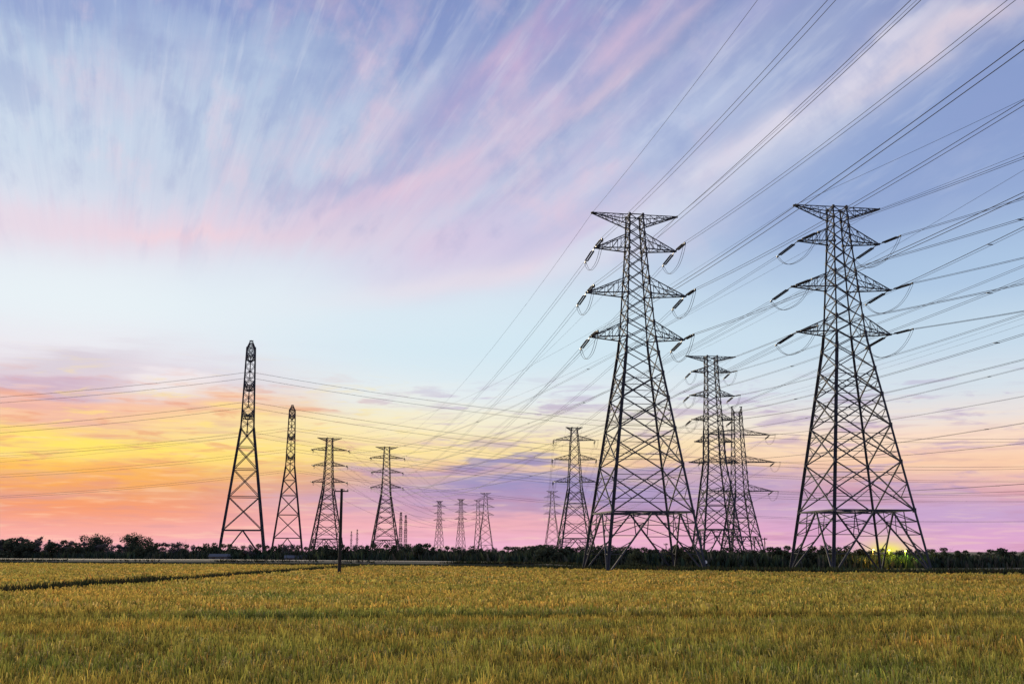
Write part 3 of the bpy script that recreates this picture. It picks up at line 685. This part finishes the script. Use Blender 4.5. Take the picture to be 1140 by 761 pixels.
B = Tower(D_S, xB, dB, R(9), HB / 60, 'large lattice steel pylon at the right in front of the yellow glow')
def mk(D, px, y, rz, label, d=None, H=60.0, m=None):
    x, dd, h = solve(px, y, d, H); return Tower(D, x, dd, rz, h / (D.earth[3] + .2), label, m=m)
T11 = mk(D_11, 795, 396, R(7), 'mid distance steel pylon standing between the two largest pylons')
T12 = mk(D_12, 823, 452, R(8), 'pylon with long level arms and twin peaks, overlapping the pylon between the largest two')
T10 = mk(D_W, 640, 475, R(6), 'mid distance pylon close to the left leg of the largest middle pylon')
T1 = mk(D_E, 274.5, 380, R(104), 'tallest pylon at the left, seen edge on, slender above splayed legs', d=360)
T2 = mk(D_E, 322.5, 451, R(101.5), 'smaller edge on slender pylon right of the tallest left one', d=440, m=STEEL2)
T3 = mk(D_G, 365, 487, R(20), 'distant pylon behind the wooden pole with four tiers of arms', m=STEEL2)
T4 = mk(D_G, 429.5, 497, R(12), 'distant pylon left of centre standing alone with wide braced legs', m=STEEL2)
T8 = mk(D_F, 540.5, 548, R(6), 'wider of the small far pylons clustered at the centre of the horizon', m=STEEL2)
T7 = mk(D_N, 532, 556, R(6), 'small far pylon half behind the wider one at the centre', m=STEEL2, H=52)
T6 = mk(D_N, 513, 555, R(28), 'small far pylon at the centre, middle of the three slender ones', m=STEEL2, H=46)
T5 = mk(D_N, 489, 557, R(34), 'small far pylon, leftmost of the slender ones at the centre', m=STEEL2, H=44)
T9 = mk(D_F, 615, 546, R(5), 'small far pylon left of the one beside the middle pylon', m=STEEL2)
T13 = mk(D_M, 446, 570, R(70), 'tiny slim far pylon right beside the lone left of centre pylon', m=STEEL2, H=40)
T13b = mk(D_M, 451.5, 573, R(70), 'tiniest slim far pylon, second to the right of the lone pylon', m=STEEL2, H=40)
T14 = mk(D_M, 391, 591, R(60), 'tiny far mast, left one of the pair between the two left of centre pylons', m=STEEL2, H=30)
T14b = mk(D_M, 397.5, 589, R(60), 'tiny far mast, right one of the pair between the two left of centre pylons', m=STEEL2, H=30)

# ------------------------------------------------------------------ conductors
def catenary(a, b, sag, n): return [a.lerp(b, i / n) - Vector((0, 0, 4 * sag * (i / n) * (1 - i / n))) for i in range(n + 1)]
def span(a, b, sag, label, group, r=.035, sep=.3, spacers=0, n=36, m=WIRE):
    root = empty('conductor_bundle', a); tag(root, label, 'power line', group); inv = Vector(a)
    d = (b - a).normalized(); side = d.cross(Vector((0, 0, 1))).normalized(); pts = catenary(a, b, sag, n)
    for sg in (-1, 1): MB().tube([p + side * sg * sep - inv for p in pts], r, 4).build('conductor', m, root)
    for i in range(1, spacers + 1):
        p = pts[int(i * n / (spacers + 1))] - inv; MB().bar(p - side * (sep + .08), p + side * (sep + .08), .11).build('spacer', INSUL, root)
    return root
def single(a, b, sag, label, group, r=.03, n=36):
    inv = Vector(a); o = MB().tube([p - inv for p in catenary(a, b, sag, n)], r, 4).build('earth_wire', WIRE); o.location = a
    tag(o, label, 'power line', group); return o
LVN = ['upper', 'middle', 'lower']; SDN = {-1: 'left', 1: 'right'}
def strain_all(t, azf, azn, drf=.17, drn=.08, Ls=5.6, js=2.8):
    for lv in range(3):
        for sd in (-1, 1):
            t.string(lv, sd, 'far', azf, drf, Ls); t.string(lv, sd, 'near', azn, drn, Ls); t.jumper(lv, sd, js)
def wend(t, lv, sd, key): return t.T @ t.att[(lv, sd, key)]
def off(p, az, dist, dz=0): return p + Vector((math.sin(az) * dist, math.cos(az) * dist, dz))
def azto(t, u): v = u.o.location - t.o.location; return math.atan2(v.x, v.y)
AZN_A = R(180 - 6.7); AZN_B = R(180 - 15); AZN_11 = R(180 - 5); AZN_12 = R(180 - 6)
strain_all(A, azto(A, T4), AZN_A, .17, .04); strain_all(B, azto(B, T3), AZN_B, .20, .04)
strain_all(T11, azto(T11, T10), AZN_11); strain_all(T12, azto(T12, T9), AZN_12)
strain_all(T4, azto(T4, T8), azto(T4, A), .06, .04, 4, 1.6); strain_all(T3, azto(T3, T7), azto(T3, B), .06, .04, 4, 1.6); strain_all(T10, azto(T10, T9), azto(T10, T11))
for t in (T1, T2):
    for lv in range(3):
        for sd in (-1, 1): t.hang(lv, sd)
def run(t, key, u, ukey, sag, txt, grp, r, sp=0, az=None, dist=None, sep=.3, etxt='', dz=0, low=1.0):
    for lv in range(3):
        for sd in (-1, 1):
            a = wend(t, lv, sd, key)
            if u is not None and ukey: b = wend(u, lv, sd, ukey)
            elif u is not None: b = u.T @ u.tips[(lv, sd)]
            else: b = off(a, az, dist, dz)
            span(a, b, sag, '%s %s %s' % (SDN[sd], LVN[lv], txt), grp, r * (low if lv == 2 else 1), sep, sp)
    for sd in (-1, 1):
        if not etxt: break
        a = t.T @ t.etips[sd]; b = (u.T @ u.etips[sd]) if u is not None else off(a, az, dist, dz)
        single(a, b, sag * .8, '%s thin earth wire, %s' % (SDN[sd], etxt), grp, r * .8)
run(A, 'near', None, None, 9, 'twin cable from large middle pylon to top of picture', 'cables from the middle pylon overhead', .032, 0, AZN_A, 340, .32, etxt='from large middle pylon overhead')
run(A, 'far', T4, 'near', 13, 'cable descending from large middle pylon to lone distant pylon', 'cables behind the middle pylon', .03, 0, etxt='from large middle pylon to lone pylon')
run(B, 'near', None, None, 9, 'twin cable from large right pylon to right edge', 'cables from the right pylon to the right', .032, 6, AZN_B, 340, .32, etxt='from large right pylon to right edge')
run(B, 'far', T3, 'near', 13, 'cable descending from large right pylon towards far left', 'cables behind the right pylon', .028, 4, etxt='from large right pylon towards far left')
run(T11, 'near', None, None, 10, 'twin cable climbing right from pylon between largest two', 'cables climbing right behind the right pylon', .03, 5, AZN_11, 480, .35, etxt='from pylon between largest two')
run(T11, 'far', T10, 'near', 6, 'cable between the two mid distance pylons', 'cables between mid distance pylons', .03, etxt='between two mid distance pylons')
run(T12, 'near', None, None, 11, 'twin cable climbing right from twin peaked pylon', 'cables from the twin peaked pylon', .028, 5, AZN_12, 600, .35, etxt='climbing right from twin peaked pylon')
run(T12, 'far', T9, None, 18, 'cable from twin peaked pylon to far horizon', 'far cables', .028, etxt='from twin peaked pylon to horizon')
run(T10, 'far', T9, None, 14, 'cable from mid distance pylon beside middle one to horizon', 'far cables', .028, etxt='beside middle pylon to horizon')
run(T4, 'far', T8, None, 14, 'cable from lone distant pylon to centre horizon', 'far cables', .028, etxt='from lone distant pylon to horizon')
run(T3, 'far', T7, None, 14, 'cable from pylon behind the pole to centre horizon', 'far cables', .028, etxt='from pylon behind the pole')
run(T1, 'near', None, None, 13, 'cable from tallest left pylon running off to left edge', 'cables left of the tallest left pylon', .026, 0, math.atan2(-360, -30), 360, .35, dz=-2, etxt='', low=.5)
run(T1, 'far', None, None, 19, 'cable crossing sky from tallest left pylon to right edge', 'cables crossing from the left pylon', .024, 7, math.atan2(440, 60), 470, .3, etxt='', low=.7)
run(T2, 'near', None, None, 13, 'cable from smaller edge-on pylon off to left edge', 'cables left of the smaller edge on pylon', .02, 0, math.atan2(-380, -20), 380, .3, etxt='')
run(T2, 'far', None, None, 20, 'cable low across sky from smaller edge-on pylon to right', 'cables crossing from the smaller edge on pylon', .022, 7, math.atan2(520, 40), 560, .3, etxt='')

# ------------------------------------------------------------------ wooden pole, signs, sheds, lamp
PW_ = mat('tarred_wood', (.022, .02, .018), .9, c2=(.035, .03, .026), vscale=4)
def pole(px, d, ytop, label, w=.17, arm=1.5, y2=None):
    c = wpt(px, d); h = CAMZ + (613 - ytop) / F * d
    root = empty('utility_pole', c); tag(root, label, 'pole')
    MB().tube([(0, 0, -.3), (0, 0, h * .5), (0, 0, h)], [w * 1.25, w * 1.1, w * .9], 10).build('shaft', PW_, root)
    m = MB(); m.bar((-arm * .55, 0, h - .35), (arm * .55, 0, h - .35), .16); ca = m.build('cross_arm', PW_, root)
    for s in (-.5, .5, 0.18):
        MB().ring((s * arm, 0), .07, h - .27, h - .02, 8, .04).build('insulator', INSUL, ca)
    MB().box((0, -.22, h * .82), (.2, .16, .5)).build('bracket', PW_, root)
    return root
pole(377.5, 152, 545, 'tall dark wooden pole standing alone in the rice field left of centre', .20, 1.7)
pole(852.5, 250, 598, 'thin utility pole behind the treeline right of the twin peaked pylon', .11, 1.1)
pole(742, 262, 604, 'thin short pole behind the thicket under the large middle pylon', .09, .9)

WHITE = mat('white_paint', (.75, .75, .73), .6); ROOF = mat('roof_sheet', (.09, .095, .105), .7); WINM = mat('shed_window_glass', (.03, .035, .045), .15)
SHEDW = mat('shed_wall', (.16, .155, .16), .9, c2=(.10, .10, .105), vscale=1)
def shed(px, d, w, h, label, rz=0):
    c = wpt(px, d); root = empty('shed', c, rz); tag(root, label, 'shed')
    MB().box((0, 0, h / 2 + .6), (w, 3, h + 1.2)).build('wall', SHEDW, root)
    m = MB(); z = h + 1.2
    m.v += [Vector(p) for p in ((-w / 2 - .2, -1.7, z), (w / 2 + .2, -1.7, z), (w / 2 + .2, 0, z + .7), (-w / 2 - .2, 0, z + .7), (w / 2 + .2, 1.7, z), (-w / 2 - .2, 1.7, z), (-w / 2 - .2, -1.7, z - .08), (w / 2 + .2, -1.7, z - .08), (w / 2 + .2, 1.7, z - .08), (-w / 2 - .2, 1.7, z - .08))]
    m.f += [(0, 1, 2, 3), (3, 2, 4, 5), (0, 6, 7, 1), (5, 4, 8, 9), (0, 3, 5, 9, 6), (1, 7, 8, 4, 2), (6, 9, 8, 7)]
    m.build('roof', ROOF, root)
    for s in (-.25, .25): MB().box((s * w, -1.52, h * .5 + 1.1), (.8, .08, .7)).build('window', WINM, root)
    MB().box((0, -1.52, h * .4 + .9), (.9, .08, 1.5)).build('door', ROOF, root)
    return root
shed(243, 296, 4.6, 1.1, 'low pale shed at the foot of the tallest left pylon', .1)
shed(250, 298, 2.4, 1.0, 'smaller pale hut right next to the low shed', .05)
shed(330, 290, 6.0, .75, 'long low pale shed below the smaller edge on pylon', .12)
c = wpt(786, 170); sg = empty('round_sign', c); tag(sg, 'small white round marker sign on a post at the field edge', 'sign')
MB().tube([(0, 0, 0), (0, 0, 2.0)], .05, 8).build('post', STEEL, sg)
m = MB(); n = 20; m.v = [Vector((.26 * math.cos(i * 2 * math.pi / n), yy, 2.0 + .26 * math.sin(i * 2 * math.pi / n))) for yy in (-.08, -.04) for i in range(n)]
m.f = [tuple(range(n)), tuple(range(2 * n - 1, n - 1, -1))] + [(i, n + i, n + (i + 1) % n, (i + 1) % n) for i in range(n)]
m.build('plate', WHITE, sg)

def lamp(px, d, z, colr_, est, watt, label, lr=.16):
    c = wpt(px, d, z); c.z = 0; root = empty('lamp_post', c); tag(root, label, 'lamp')
    MB().tube([(0, .3, 0), (0, .3, z - .1), (0, .1, z + .15)], [.08, .06, .05], 8).build('post', STEEL, root)
    h = MB(); h.box((0, 0, z + .17), (.7, .5, .12)); hd = h.build('lamp_head', STEEL, root)
    me = mat('lamp_glow_%d' % px, colr_, .5, emit=colr_, estr=est)
    MB().ring((0, 0), lr, z - .12, z + .1, 12, lr * 1.3).build('bulb', me, hd)
    ld = bpy.data.lights.new('lamp_light', 'POINT'); ld.energy = watt; ld.color = colr_; ld.shadow_soft_size = .3
    lo = bpy.data.objects.new('lamp_light', ld); COL.objects.link(lo); lo.location = (0, -.1, z - .5); lo.parent = root
    return root
lamp(972, 236, 4.0, (1.0, .55, .08), 30, 1500, 'orange glowing lamp among the trees inside the right pylon legs', .2)
lamp(990, 241, 3.9, (.95, .95, .08), 25, 900, 'yellow glowing lamp, second from left of the glow at the right pylon', .16)
lamp(1008, 243, 3.7, (.8, 1.0, .08), 25, 600, 'greenish yellow glowing lamp at the right end of the glow', .16)
print('objects', len(bpy.data.objects), 'rice polys', len(bpy.data.meshes['rice'].polygons))
